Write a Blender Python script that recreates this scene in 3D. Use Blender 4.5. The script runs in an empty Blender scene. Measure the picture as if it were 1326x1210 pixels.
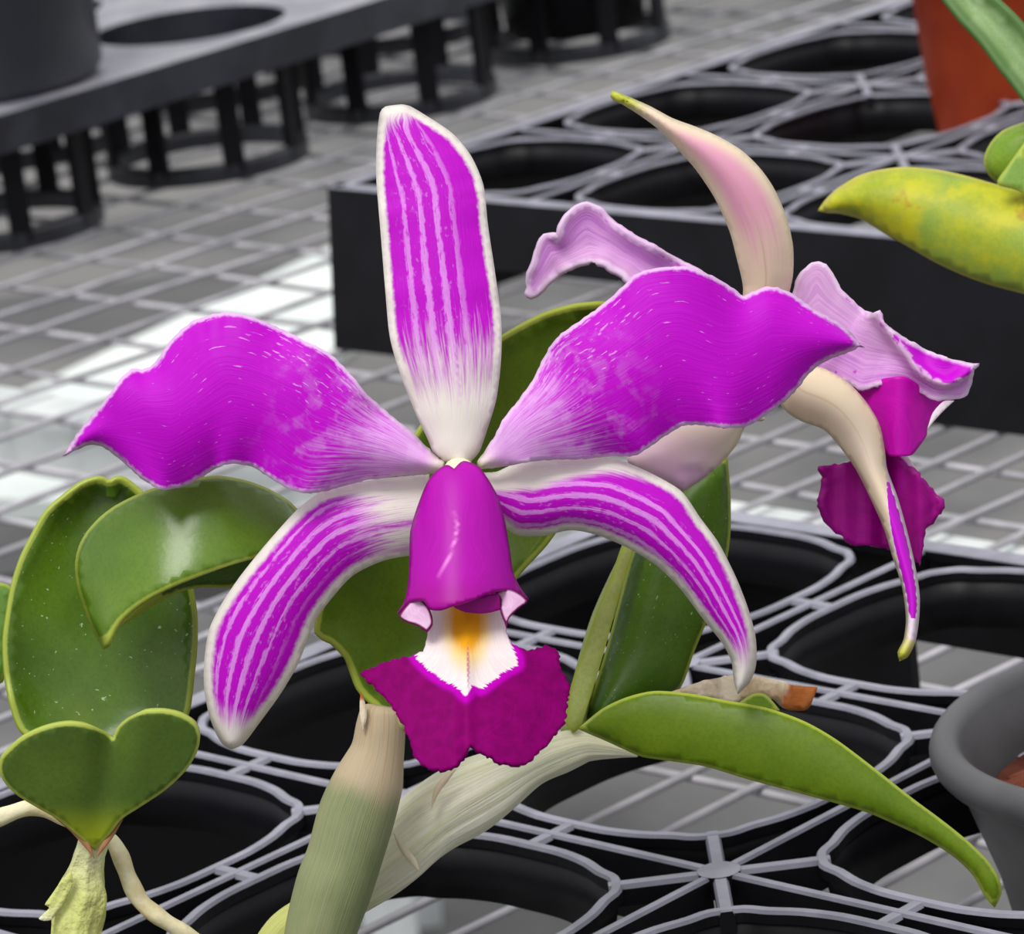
import bpy, bmesh, math, random
import numpy as np
from mathutils import Vector, Matrix
from mathutils.geometry import delaunay_2d_cdt
random.seed(7); rng = np.random.default_rng(7)
C = bpy.context.scene.collection
S = 0.085                      # one pot cell of the carry trays, metres
BZ = 0.75                      # height of the bench mesh
TZ = BZ + 0.62 * S             # height of the tray tops
# ------------------------------------------------------------------ camera
CAM = np.array([0, 0, TZ + 3.41251396 * S])
RV = np.array([0.99179251, -0.03478787, -0.12303423])
UV_ = np.array([0.1278578, 0.26984936, 0.95437608])
FV = np.array([0.0, 0.96227393, -0.27208248])
F = 5611.58
cd = bpy.data.cameras.new('camera'); cam = bpy.data.objects.new('camera', cd); C.objects.link(cam)
M = Matrix(((RV[0], UV_[0], -FV[0], CAM[0]), (RV[1], UV_[1], -FV[1], CAM[1]), (RV[2], UV_[2], -FV[2], CAM[2]), (0, 0, 0, 1)))
cam.matrix_world = M
cd.sensor_fit = 'HORIZONTAL'; cd.sensor_width = 36; cd.lens = F / 1326 * 36
cd.clip_start = 0.05; cd.clip_end = 100
D0 = 0.715
cd.dof.use_dof = True; cd.dof.focus_distance = D0 + .005; cd.dof.aperture_fstop = 54
bpy.context.scene.camera = cam
# ------------------------------------------------------------------ light
sc = bpy.context.scene
sc.view_settings.view_transform = 'Standard'; sc.view_settings.look = 'None'
sc.view_settings.exposure = 0.0; sc.view_settings.gamma = 1; sc.view_settings.use_curve_mapping = False
wd = bpy.data.worlds.new('greenhouse_daylight'); sc.world = wd; wd.use_nodes = True
nt = wd.node_tree; bg = nt.nodes['Background']
tc = nt.nodes.new('ShaderNodeTexCoord'); sp = nt.nodes.new('ShaderNodeSeparateXYZ'); rp = nt.nodes.new('ShaderNodeValToRGB')
nt.links.new(tc.outputs['Generated'], sp.inputs[0]); nt.links.new(sp.outputs['Z'], rp.inputs[0]); nt.links.new(rp.outputs[0], bg.inputs[0])
rp.color_ramp.elements[0].position = 0.0; rp.color_ramp.elements[0].color = (.30, .32, .34, 1)
rp.color_ramp.elements[1].position = 0.75; rp.color_ramp.elements[1].color = (1.0, 1.0, 1.0, 1)
e = rp.color_ramp.elements.new(0.2); e.color = (.72, .74, .80, 1)
bg.inputs[1].default_value = 0.95
sd = bpy.data.lights.new('diffused_sun', 'SUN'); sun = bpy.data.objects.new('diffused_sun', sd); C.objects.link(sun)
sd.energy = 2.1; sd.angle = math.radians(28); sd.color = (1, .985, .95)
sun.rotation_euler = Vector((-.25, -.45, 1)).to_track_quat('Z', 'Y').to_euler()
sun.location = (0, 0, 3)

# ------------------------------------------------------------------ helpers
def P(x, y, cm=0.0):
    """photograph pixel and distance behind the focal plane (cm) -> point"""
    d = D0 + cm / 100
    return CAM + d * (FV + (x - 663) / F * RV - (y - 605) / F * UV_)
def on_plane(x, y, z):
    d = FV + (x - 663) / F * RV - (y - 605) / F * UV_
    return CAM + d * ((z - CAM[2]) / d[2])
def thing(name, label, cat, loc=(0, 0, 0), rz=0, group=None):
    o = bpy.data.objects.new(name, None); C.objects.link(o); o.empty_display_size = .02
    o.location = loc; o.rotation_euler = (0, 0, rz)
    o['label'] = label; o['category'] = cat
    if group: o['group'] = group
    return o
def attach(o, parent, keep_world=True):
    if parent is not None:
        o.parent = parent
        if keep_world:
            mw = Matrix.Identity(4); q = parent
            chain = []
            while q is not None: chain.append(q); q = q.parent
            for q in reversed(chain):
                mw = mw @ q.matrix_parent_inverse @ q.matrix_basis
            o.matrix_parent_inverse = mw.inverted()
def link_mesh(name, me, mat, parent=None, world=True):
    o = bpy.data.objects.new(name, me); C.objects.link(o)
    if mat and not me.materials: me.materials.append(mat)
    attach(o, parent, world); return o
def mesh_from(name, v, f, smooth=True):
    me = bpy.data.meshes.new(name); me.from_pydata([tuple(map(float, a)) for a in v], [], [tuple(map(int, a)) for a in f]); me.update()
    if smooth:
        me.polygons.foreach_set('use_smooth', [True] * len(me.polygons))
    return me
def fattr(me, name, arr):
    a = me.attributes.new(name, 'FLOAT', 'POINT'); a.data.foreach_set('value', np.asarray(arr, dtype=np.float32))
def uvmap(me, u, v):
    l = me.uv_layers.new(name='UVMap'); vi = np.empty(len(me.loops), dtype=np.int32); me.loops.foreach_get('vertex_index', vi)
    uv = np.stack([np.asarray(u)[vi], np.asarray(v)[vi]], -1).astype(np.float32).ravel(); l.data.foreach_set('uv', uv)
def add_box(bm, x0, x1, y0, y1, z0, z1):
    vs = [bm.verts.new((x, y, z)) for z in (z0, z1) for y in (y0, y1) for x in (x0, x1)]
    for f in ((0, 2, 3, 1), (4, 5, 7, 6), (0, 1, 5, 4), (2, 6, 7, 3), (0, 4, 6, 2), (1, 3, 7, 5)): bm.faces.new([vs[i] for i in f])
def bm_mesh(name, bm, smooth=False, bevel=0):
    bmesh.ops.recalc_face_normals(bm, faces=bm.faces)
    if bevel: bmesh.ops.bevel(bm, geom=list(bm.edges), offset=bevel, segments=2, affect='EDGES', profile=.5)
    me = bpy.data.meshes.new(name); bm.to_mesh(me); bm.free()
    if smooth: me.polygons.foreach_set('use_smooth', [True] * len(me.polygons))
    return me
def catmull(pts, step=None, n=None, closed=False):
    p = np.asarray(pts, float); out = []; N = len(p)
    rngk = range(N if closed else N - 1)
    for k in rngk:
        if closed: a, b, c, d = p[(k - 1) % N], p[k], p[(k + 1) % N], p[(k + 2) % N]
        else: a, b, c, d = p[max(k - 1, 0)], p[k], p[k + 1], p[min(k + 2, N - 1)]
        m = max(2, int(np.linalg.norm(c - b) / step)) if step else n
        for t in np.arange(m) / m:
            # centripetal-like tension keeps corners tight
            m1 = (c - a) * .42; m2 = (d - b) * .42
            L = np.linalg.norm(c - b) + 1e-9
            for q in (m1, m2):
                l = np.linalg.norm(q)
                if l > L: q *= L / l
            t2, t3 = t * t, t * t * t
            out.append((2 * t3 - 3 * t2 + 1) * b + (t3 - 2 * t2 + t) * m1 + (-2 * t3 + 3 * t2) * c + (t3 - t2) * m2)
    if not closed: out.append(p[-1])
    return np.array(out)
def seg_dist(q, poly, closed=False):
    """distance from points q to polyline, plus arclength parameter"""
    a = poly if closed else poly[:-1]; b = np.roll(poly, -1, 0) if closed else poly[1:]
    best = np.full(len(q), 1e9); par = np.zeros(len(q)); side = np.zeros(len(q)); L = 0
    for A, B in zip(a, b):
        ab = B - A; l2 = ab @ ab + 1e-12
        t = np.clip(((q - A) @ ab) / l2, 0, 1)
        dd = q - (A + t[:, None] * ab); d = np.hypot(dd[:, 0], dd[:, 1])
        m = d < best; best[m] = d[m]; par[m] = L + t[m] * math.sqrt(l2)
        cr = ab[0] * (q[:, 1] - A[1]) - ab[1] * (q[:, 0] - A[0]); side[m] = np.sign(cr[m])
        L += math.sqrt(l2)
    return best, par / max(L, 1e-9), side
def inside(q, poly):
    r = np.zeros(len(q), bool); n = len(poly); j = n - 1
    for i in range(n):
        xi, yi = poly[i]; xj, yj = poly[j]
        c = ((yi > q[:, 1]) != (yj > q[:, 1])) & (q[:, 0] < (xj - xi) * (q[:, 1] - yi) / (yj - yi + 1e-12) + xi)
        r ^= c; j = i
    return r
def nz(x, k=0):
    """cheap smooth 1-D noise"""
    x = np.asarray(x, float)
    return (np.sin(x * 1.0 + k) + .6 * np.sin(x * 2.3 + 1.7 * k + 1) + .4 * np.sin(x * 4.1 + 2.9 * k + 2)) / 2
class Ctx: pass
def sheet(name, L, R, depth, mat, parent, step=6, thick=.9, mid=None, paint=None, jag=0, extra=None, sub=0):
    """a petal or leaf: left margin L and right margin R run base -> tip; real depth from depth(c) in cm; thick in mm"""
    Lc = catmull(L, step * .8); Rc = catmull(R, step * .8)
    out = np.concatenate([Lc, Rc[::-1]])
    keep = [0]
    for i in range(1, len(out)):
        if np.linalg.norm(out[i] - out[keep[-1]]) > step * .35: keep.append(i)
    if np.linalg.norm(out[keep[-1]] - out[0]) < step * .35: keep.pop()
    out = out[keep]
    if jag:
        tn = np.roll(out, -1, 0) - np.roll(out, 1, 0); tn /= np.linalg.norm(tn, axis=1)[:, None] + 1e-9
        out = out + np.stack([tn[:, 1], -tn[:, 0]], -1) * (rng.uniform(-jag, jag, len(out)))[:, None]
    x0, y0 = out.min(0); x1, y1 = out.max(0)
    gx, gy = np.meshgrid(np.arange(x0, x1, step), np.arange(y0, y1, step * .87))
    gx = gx + (np.arange(gx.shape[0]) % 2)[:, None] * step * .5
    q = np.stack([gx.ravel(), gy.ravel()], -1)
    q = q[inside(q, out)]
    d, _, _ = seg_dist(q, out, True); q = q[d > step * .55]
    allp = np.concatenate([out, q]); n = len(out)
    res = delaunay_2d_cdt([Vector(a) for a in allp], [(i, (i + 1) % n) for i in range(n)], [], 1, 1e-4)
    v2 = np.array([tuple(a) for a in res[0]]); fs = res[2]
    c = Ctx(); c.x, c.y = v2[:, 0], v2[:, 1]
    c.e, _, _ = seg_dist(v2, out, True)
    dl, ul, _ = seg_dist(v2, Lc); dr, ur, _ = seg_dist(v2, Rc)
    c.v = dl / (dl + dr + 1e-6); c.w = dl + dr
    if mid is None:
        k = np.linspace(0, 1, 24)
        def samp(p):
            s = np.concatenate([[0], np.cumsum(np.linalg.norm(np.diff(p, axis=0), axis=1))]); s /= s[-1]
            return np.stack([np.interp(k, s, p[:, 0]), np.interp(k, s, p[:, 1])], -1)
        mid = (samp(Lc) + samp(Rc)) / 2
    else: mid = catmull(mid, step * 2)
    _, c.u, _ = seg_dist(v2, mid)
    dep = np.zeros(len(v2)) + (depth(c) if callable(depth) else depth)
    d = D0 + dep / 100
    X = CAM + d[:, None] * (FV + ((c.x - 663) / F)[:, None] * RV - ((c.y - 605) / F)[:, None] * UV_)
    # faces wound towards the camera
    a, b, e_ = (v2[[f[i] for f in fs]] for i in range(3))
    ar = (b[:, 0] - a[:, 0]) * (e_[:, 1] - a[:, 1]) - (b[:, 1] - a[:, 1]) * (e_[:, 0] - a[:, 0])
    fs = [tuple(f) if s < 0 else tuple(reversed(f)) for f, s in zip(fs, ar)]
    me = mesh_from(name, X, fs)
    uvmap(me, c.u, c.v); fattr(me, 'edge', c.e); fattr(me, 'wide', c.w)
    fattr(me, 'mask', paint(c) if paint else np.zeros(len(v2)))
    if extra:
        for k_, fn in extra.items(): fattr(me, k_, fn(c))
    o = link_mesh(name, me, mat, parent)
    if thick:
        m = o.modifiers.new('thickness', 'SOLIDIFY'); m.thickness = thick / 1000; m.offset = -1
    return o
def tube(name, pts, rad, mat, parent, sides=20, step=None, ridge=None, cap=True, n=6):
    """tube through 3-D points; rad per point; ridge(u, angle) multiplies the radius"""
    p4 = np.concatenate([np.asarray(pts, float), np.asarray(rad, float)[:, None]], 1)
    c = catmull(p4, n=n); ctr, r = c[:, :3], c[:, 3]
    s = np.concatenate([[0], np.cumsum(np.linalg.norm(np.diff(ctr, axis=0), axis=1))]); s /= s[-1]
    T = np.gradient(ctr, axis=0); T /= np.linalg.norm(T, axis=1)[:, None]
    nrm = np.cross(T[0], FV); nrm /= np.linalg.norm(nrm)
    V = []; U = []; W = []
    for i in range(len(ctr)):
        nrm = nrm - T[i] * (nrm @ T[i]); nrm /= np.linalg.norm(nrm); b = np.cross(T[i], nrm)
        for k in range(sides + 0):
            a = 2 * math.pi * k / sides
            rr = r[i] * (ridge(s[i], a) if ridge else 1)
            V.append(ctr[i] + rr * (math.cos(a) * nrm + math.sin(a) * b)); U.append(s[i]); W.append(abs(2 * k / sides - 1))
    fs = []
    for i in range(len(ctr) - 1):
        for k in range(sides):
            a, b2 = i * sides + k, i * sides + (k + 1) % sides
            fs.append((a, b2, b2 + sides, a + sides))
    if cap:
        fs.append(tuple(range(sides))[::-1]); fs.append(tuple((len(ctr) - 1) * sides + k for k in range(sides)))
    me = mesh_from(name, V, fs); uvmap(me, U, W)
    bm = bmesh.new(); bm.from_mesh(me); bmesh.ops.recalc_face_normals(bm, faces=bm.faces); bm.to_mesh(me); bm.free()
    return link_mesh(name, me, mat, parent)
def lathe(name, prof, mat, parent, sides=64, loc=(0, 0, 0), world=True):
    """closed profile of (radius, z) revolved about z"""
    V = []; n = len(prof)
    for k in range(sides):
        a = 2 * math.pi * k / sides
        V += [(loc[0] + r * math.cos(a), loc[1] + r * math.sin(a), loc[2] + z) for r, z in prof]
    fs = [(k * n + i, ((k + 1) % sides) * n + i, ((k + 1) % sides) * n + (i + 1) % n, k * n + (i + 1) % n) for k in range(sides) for i in range(n)]
    me = mesh_from(name, V, fs)
    bm = bmesh.new(); bm.from_mesh(me); bmesh.ops.remove_doubles(bm, verts=bm.verts, dist=1e-6)
    bmesh.ops.recalc_face_normals(bm, faces=bm.faces); bm.to_mesh(me); bm.free()
    o = link_mesh(name, me, mat, parent, world)
    return o
# ------------------------------------------------------------------ node language
class E_:
    """a socket in a material; arithmetic builds math nodes"""
    def __init__(s, g, k): s.g, s.k = g, k
    def __add__(s, o): return s.g.m('ADD', s, o)
    def __sub__(s, o): return s.g.m('SUBTRACT', s, o)
    def __mul__(s, o): return s.g.m('MULTIPLY', s, o)
    def __rmul__(s, o): return s.g.m('MULTIPLY', o, s)
    def __radd__(s, o): return s.g.m('ADD', o, s)
    def __rsub__(s, o): return s.g.m('SUBTRACT', o, s)
class G:
    def __init__(s, mat):
        s.t = mat.node_tree; s.L = s.t.links
    def put(s, sock, v):
        if isinstance(v, E_): s.L.new(v.k, sock)
        elif isinstance(v, (tuple, list)): sock.default_value = (*v, 1) if len(v) == 3 and len(sock.default_value) == 4 else v
        else: sock.default_value = v
    def m(s, op, *a):
        n = s.t.nodes.new('ShaderNodeMath'); n.operation = op
        for i, v in enumerate(a): s.put(n.inputs[i], v)
        return E_(s, n.outputs[0])
    def attr(s, name):
        n = s.t.nodes.new('ShaderNodeAttribute'); n.attribute_name = name; return E_(s, n.outputs['Fac'])
    def uv(s):
        n = s.t.nodes.new('ShaderNodeUVMap'); n.uv_map = 'UVMap'; x = s.t.nodes.new('ShaderNodeSeparateXYZ'); s.L.new(n.outputs[0], x.inputs[0])
        return E_(s, x.outputs[0]), E_(s, x.outputs[1])
    def obj(s):
        n = s.t.nodes.new('ShaderNodeTexCoord'); return E_(s, n.outputs['Object'])
    def vec(s, x, y, z=0.0):
        n = s.t.nodes.new('ShaderNodeCombineXYZ')
        for i, v in enumerate((x, y, z)): s.put(n.inputs[i], v)
        return E_(s, n.outputs[0])
    def noise(s, vec, scale=1.0, detail=3.0, rough=.55):
        n = s.t.nodes.new('ShaderNodeTexNoise'); s.put(n.inputs['Vector'], vec); n.inputs['Scale'].default_value = scale
        n.inputs['Detail'].default_value = detail; n.inputs['Roughness'].default_value = rough; return E_(s, n.outputs[0])
    def voro(s, vec, scale=1.0):
        n = s.t.nodes.new('ShaderNodeTexVoronoi'); s.put(n.inputs['Vector'], vec); n.inputs['Scale'].default_value = scale; return E_(s, n.outputs['Distance'])
    def step(s, a, b, x):
        n = s.t.nodes.new('ShaderNodeMapRange'); n.interpolation_type = 'SMOOTHSTEP'
        if a > b: a, b, o0, o1 = b, a, 1.0, 0.0
        else: o0, o1 = 0.0, 1.0
        s.put(n.inputs['Value'], x); n.inputs['From Min'].default_value = a; n.inputs['From Max'].default_value = b
        n.inputs['To Min'].default_value = o0; n.inputs['To Max'].default_value = o1
        return E_(s, n.outputs[0])
    def mix(s, f, a, b):
        n = s.t.nodes.new('ShaderNodeMix'); n.data_type = 'RGBA'
        s.put(n.inputs[0], f); s.put(n.inputs[6], a); s.put(n.inputs[7], b); return E_(s, n.outputs[2])
    def sin(s, x): return s.m('SINE', x)
def mat(name, build, rough=.5, spec=.3, bump=None, sss=0, metal=0, trans=0):
    m = bpy.data.materials.new(name); m.use_nodes = True; g = G(m); b = m.node_tree.nodes['Principled BSDF']
    g.put(b.inputs['Base Color'], build(g) if callable(build) else build)
    b.inputs['Roughness'].default_value = rough; b.inputs['Specular IOR Level'].default_value = spec; b.inputs['Metallic'].default_value = metal
    if bump:
        h, st, di = bump(g); n = m.node_tree.nodes.new('ShaderNodeBump'); n.inputs['Strength'].default_value = st; n.inputs['Distance'].default_value = di
        g.put(n.inputs['Height'], h); m.node_tree.links.new(n.outputs[0], b.inputs['Normal'])
    if trans:
        t = m.node_tree.nodes.new('ShaderNodeBsdfTranslucent'); x = m.node_tree.nodes.new('ShaderNodeMixShader'); x.inputs[0].default_value = trans
        src = b.inputs['Base Color'].links[0].from_socket if b.inputs['Base Color'].links else None
        if src: m.node_tree.links.new(src, t.inputs[0])
        else: t.inputs[0].default_value = b.inputs['Base Color'].default_value
        out = m.node_tree.nodes['Material Output']
        m.node_tree.links.new(b.outputs[0], x.inputs[1]); m.node_tree.links.new(t.outputs[0], x.inputs[2]); m.node_tree.links.new(x.outputs[0], out.inputs[0])
    return m
# ------------------------------------------------------------------ materials: surroundings
def mottled(a, b, scale, lo=.35, hi=.65):
    return lambda g: g.mix(g.step(lo, hi, g.noise(g.obj(), scale, 5)), a, b)
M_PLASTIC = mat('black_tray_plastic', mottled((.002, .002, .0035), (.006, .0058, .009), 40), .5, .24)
M_RIM = mat('sheen_dust_plastic', mottled((.21, .21, .255), (.32, .315, .38), 60), .38, .5)  # rib tops: sky sheen and dust both put into the pale colour
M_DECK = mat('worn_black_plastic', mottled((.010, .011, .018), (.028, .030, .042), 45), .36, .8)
M_DECKTOP = mat('sheen_deck_plastic', mottled((.20, .20, .24), (.34, .335, .37), 50), .38, .7)  # grazing sky reflection on the deck top painted in as a paler colour
M_POT = mat('dark_grey_plastic', mottled((.030, .032, .042), (.050, .052, .063), 18), .42, .5)
M_GREYPOT = mat('mid_grey_plastic', mottled((.075, .075, .080), (.11, .11, .115), 30), .45, .5)
M_WIRE = mat('galvanised_wire', mottled((.34, .33, .36), (.56, .54, .58), 30), .42, .5)
M_BAR = mat('galvanised_steel', mottled((.62, .66, .66), (.80, .83, .82), 25), .4, .5)
M_FLOOR = mat('concrete_floor', mottled((.10, .10, .103), (.19, .186, .182), 2.5), .8, .2)
M_SHEET = mat('pale_plastic', mottled((.70, .76, .74), (.85, .88, .84), 9), .5, .3)
M_ORANGE = mat('terracotta_plastic', mottled((.40, .040, .010), (.52, .065, .014), 35), .5, .3)
M_BARK = mat('fir_bark', mottled((.10, .022, .012), (.26, .075, .04), 60), .85, .2)
# ------------------------------------------------------------------ setting
def box_obj(name, x0, x1, y0, y1, z0, z1, m, parent=None, bevel=0):
    bm = bmesh.new(); add_box(bm, x0, x1, y0, y1, z0, z1); return link_mesh(name, bm_mesh(name, bm, bevel=bevel), m, parent)
fl = box_obj('floor', -6, 6, -1.5, 14, -.05, 0, M_FLOOR); fl['kind'] = 'structure'
# pale sheet lying under the bench on a low shelf
q = [on_plane(x, y, .46) for x, y in ((-140, 580), (60, 492), (250, 402), (470, 300), (620, 300), (470, 420), (410, 470), (470, 600), (430, 660), (200, 655), (-140, 640))]
bm = bmesh.new(); vs = [bm.verts.new(tuple(a)) for a in q]; f = bm.faces.new(vs)
r_ = bmesh.ops.extrude_face_region(bm, geom=[f]); bmesh.ops.translate(bm, verts=[a for a in r_['geom'] if isinstance(a, bmesh.types.BMVert)], vec=(0, 0, -.012))
o = link_mesh('plastic_sheet', bm_mesh('plastic_sheet', bm), M_SHEET); o['label'] = 'pale glossy plastic sheet lying below the wire mesh bench, at left'; o['category'] = 'sheet'
ctr = sum(q) / len(q)
sh = thing('low_shelf', 'pale low shelf under the wire mesh bench carrying the plastic sheet', 'shelf', (ctr[0], ctr[1], 0))
xs = [a[0] for a in q]; ys = [a[1] for a in q]
for xx in (min(xs) + .1, max(xs) - .1):
    for yy in (min(ys) + .1, max(ys) - .1): box_obj('leg', xx - .015, xx + .015, yy - .015, yy + .015, 0, .418, M_BAR, sh)
box_obj('shelf_board', min(xs), max(xs), min(ys), max(ys), .418, .4475, M_FLOOR, sh)

# bench: welded wire mesh, every wire a part
YM = math.radians(-47); EA = np.array([math.cos(YM), math.sin(YM), 0]); EB = np.array([-math.sin(YM), math.cos(YM), 0])
bench = thing('bench_top', 'galvanised wire mesh bench top carrying all the trays and pots', 'bench', (0, 0, BZ), YM)
def wire_mesh(L, k):
    n = max(8, int(L / .5)); V = []; fs = []
    for i in range(n + 1):
        x = L * i / n; oy = .022 * nz(x * 1.3, k) ; oz = .006 * nz(x * 1.7, k + 3)
        for a in range(6): V.append((x * S, (oy + .0125 * math.cos(a * math.pi / 3)) * S, (oz + .0125 * math.sin(a * math.pi / 3)) * S))
    for i in range(n):
        for a in range(6): b = (a + 1) % 6; fs.append((i * 6 + a, i * 6 + b, (i + 1) * 6 + b, (i + 1) * 6 + a))
    return mesh_from('wire', V, fs)
A0, A1, AS, B0, B1 = -21., -4.5, -11.2, 4.2, 19.5
wm = {}
for key, L in (('b', B1 - B0), ('al', AS - A0), ('ar', A1 - AS)):
    wm[key] = [wire_mesh(L, k * 2.1) for k in range(3)]
def put_wire(key, k, a, b, along_b, z):
    me = wm[key][k % 3]; o = bpy.data.objects.new('wire', me); C.objects.link(o)
    if not me.materials: me.materials.append(M_WIRE)
    o.parent = bench; o.location = (a * S, b * S, z * S)
    if along_b: o.rotation_euler = (0, 0, math.pi / 2)
k = 0
for a in np.arange(-9.83 - .25 * 5, A1, .25): put_wire('b', k, a, B0, True, -.0125); k += 1
for a in np.arange(-13.48 + .40 * 5, A0, -.40): put_wire('b', k, a, B0, True, -.0125); k += 1
for b in np.arange(B0 + .18, B1, .43): put_wire('ar', k, AS, b, False, -.036); k += 1
for b in np.arange(10.47 - .46 * 13, B1, .46): put_wire('al', k, A0, b, False, -.036); k += 1
def bench_bar(name, a0, a1, b0, b1, z0, z1, m=M_BAR):
    bm = bmesh.new(); add_box(bm, a0 * S, a1 * S, b0 * S, b1 * S, z0 * S, z1 * S)
    return link_mesh(name, bm_mesh(name, bm, bevel=.0006), m, bench, False)
bench_bar('cross_bar', A0, A1, 9.62, 9.86, -.30, -.05)
bench_bar('edge_bar', A0, A1, B0 - .25, B0, -.30, 0); bench_bar('edge_bar', A0, A1, B1, B1 + .25, -.30, 0)
for a in (A0 - .25, A1): bench_bar('edge_bar', a, a + .25, B0, B1, -.30, 0)
for a, b in ((A0 + .4, 11.8), (A1 - .4, 11.8), (-12.7, B0 + .4), (-12.7, B1 - .4)): bench_bar('leg', a - .25, a + .25, b - .25, b + .25, -BZ / S, -.30)

# ------------------------------------------------------------------ square-celled carry trays
def prism_path(bm, pts, w, z0, z1, closed=False):
    """vertical plate of width w following pts"""
    p = np.asarray(pts, float); n = len(p)
    t = (np.roll(p, -1, 0) - np.roll(p, 1, 0)) if closed else np.gradient(p, axis=0)
    t /= np.linalg.norm(t, axis=1)[:, None]; nn = np.stack([-t[:, 1], t[:, 0]], -1) * w / 2
    rings = [[bm.verts.new((*(p[i] + s * nn[i] * k), z)) for i in range(n)] for s, z, k in ((1, z1, .7), (1, z1 - w * .3, 1), (1, z0, 1), (-1, z0, 1), (-1, z1 - w * .3, 1), (-1, z1, .7))]
    m = n if closed else n - 1
    for a in range(6):
        b = (a + 1) % 6
        for i in range(m): j = (i + 1) % n; bm.faces.new((rings[a][i], rings[a][j], rings[b][j], rings[b][i]))
    if not closed:
        bm.faces.new([r[0] for r in rings]); bm.faces.new([r[-1] for r in rings][::-1])
W_ = .026
q_ = [(0, .070), (.10, .072), (.19, .090), (.26, .118), (.315, .134)]
edge_pts = [(-x, y) for x, y in q_[::-1]][:-1] + q_
ring_pts = []
for k in range(4):
    a = k * math.pi / 2; ca, sa = math.cos(a), math.sin(a)
    for x, y in edge_pts:
        X, Y = x, -.5 + y; ring_pts.append((X * ca - Y * sa, X * sa + Y * ca))
ring_c = catmull(ring_pts, n=3, closed=True)
def sheen_dust(me):
    """sky sheen, with some dust, painted as a paler colour on upward rib faces"""
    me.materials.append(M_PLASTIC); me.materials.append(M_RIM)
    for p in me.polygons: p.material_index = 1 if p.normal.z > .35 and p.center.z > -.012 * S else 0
def cell_meshes():
    out = {}
    bm = bmesh.new(); prism_path(bm, ring_c * S, W_ * S, -.03 * S, 0, True); out['cell_rim'] = bm_mesh('cell_rim', bm)
    # cup wall: tapering collar below the rim
    bm = bmesh.new(); n = len(ring_c); rr = []
    for k_, z in ((.985, -.02), (.93, -.15), (.955, -.15), (1.01, -.02)): rr.append([bm.verts.new((x * k_ * S, y * k_ * S, z * S)) for x, y in ring_c])
    for a in range(4):
        for i in range(n): j = (i + 1) % n; bm.faces.new((rr[a][i], rr[a][j], rr[(a + 1) % 4][j], rr[(a + 1) % 4][i]))
    out['cell_collar'] = bm_mesh('cell_collar', bm, True)
    bm = bmesh.new()
    for k in range(4):
        a = k * math.pi / 2 + math.pi / 4
        d = np.array([math.cos(a), math.sin(a)]); prism_path(bm, [d * .015 * S, d * .24 * S], .034 * S, -.05 * S, -.001 * S)
    d = .048 * S
    vs = [bm.verts.new((d * math.cos(k * math.pi / 8), d * math.sin(k * math.pi / 8), z)) for z in (-.05 * S, .0006 * S) for k in range(16)]
    bm.faces.new(vs[:16][::-1]); bm.faces.new(vs[16:])
    for k in range(16): bm.faces.new((vs[k], vs[(k + 1) % 16], vs[16 + (k + 1) % 16], vs[16 + k]))
    out['star_rib'] = bm_mesh('star_rib', bm)
    bm = bmesh.new(); prism_path(bm, [(-.07 * S, 0), (.07 * S, 0)], .034 * S, -.05 * S, -.001 * S); out['cross_rib'] = bm_mesh('cross_rib', bm)
    bm = bmesh.new(); prism_path(bm, [(-.46 * S, 0), (.46 * S, 0)], .024 * S, -.16 * S, 0); out['grid_rib'] = bm_mesh('grid_rib', bm)
    for k_, me in out.items(): sheen_dust(me)
    return out
CM = cell_meshes()
def skirt_mesh(L, arch, flare=.08, zt=-.0, h=.62):
    """one outer wall along +x from 0 to L; arch = (x0, x1, top) opening"""
    xs = sorted({0, L, *(x for a in arch for x in (a[0] - .04, a[0], a[1], a[1] + .04))}); bm = bmesh.new(); prof = []
    def bot(x):
        for a0, a1, t in arch:
            if a0 <= x <= a1: return -t
        return -h
    V = {}
    for x in xs:
        b = bot(x)
        for s, y in (('o', 0), ('i', .03)):
            for nm, z in (('t', zt), ('b', b)):
                V[x, s, nm] = bm.verts.new((x * S, (y - flare * (-z) / h) * S, z * S))
    for a, b in zip(xs, xs[1:]):
        for s in 'oi': bm.faces.new((V[a, s, 't'], V[b, s, 't'], V[b, s, 'b'], V[a, s, 'b']))
        for e_ in 'tb': bm.faces.new((V[a, 'o', e_], V[b, 'o', e_], V[b, 'i', e_], V[a, 'i', e_]))
    for x in (xs[0], xs[-1]): bm.faces.new((V[x, 'o', 't'], V[x, 'i', 't'], V[x, 'i', 'b'], V[x, 'o', 'b']))
    return bm_mesh('skirt_wall', bm)
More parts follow.
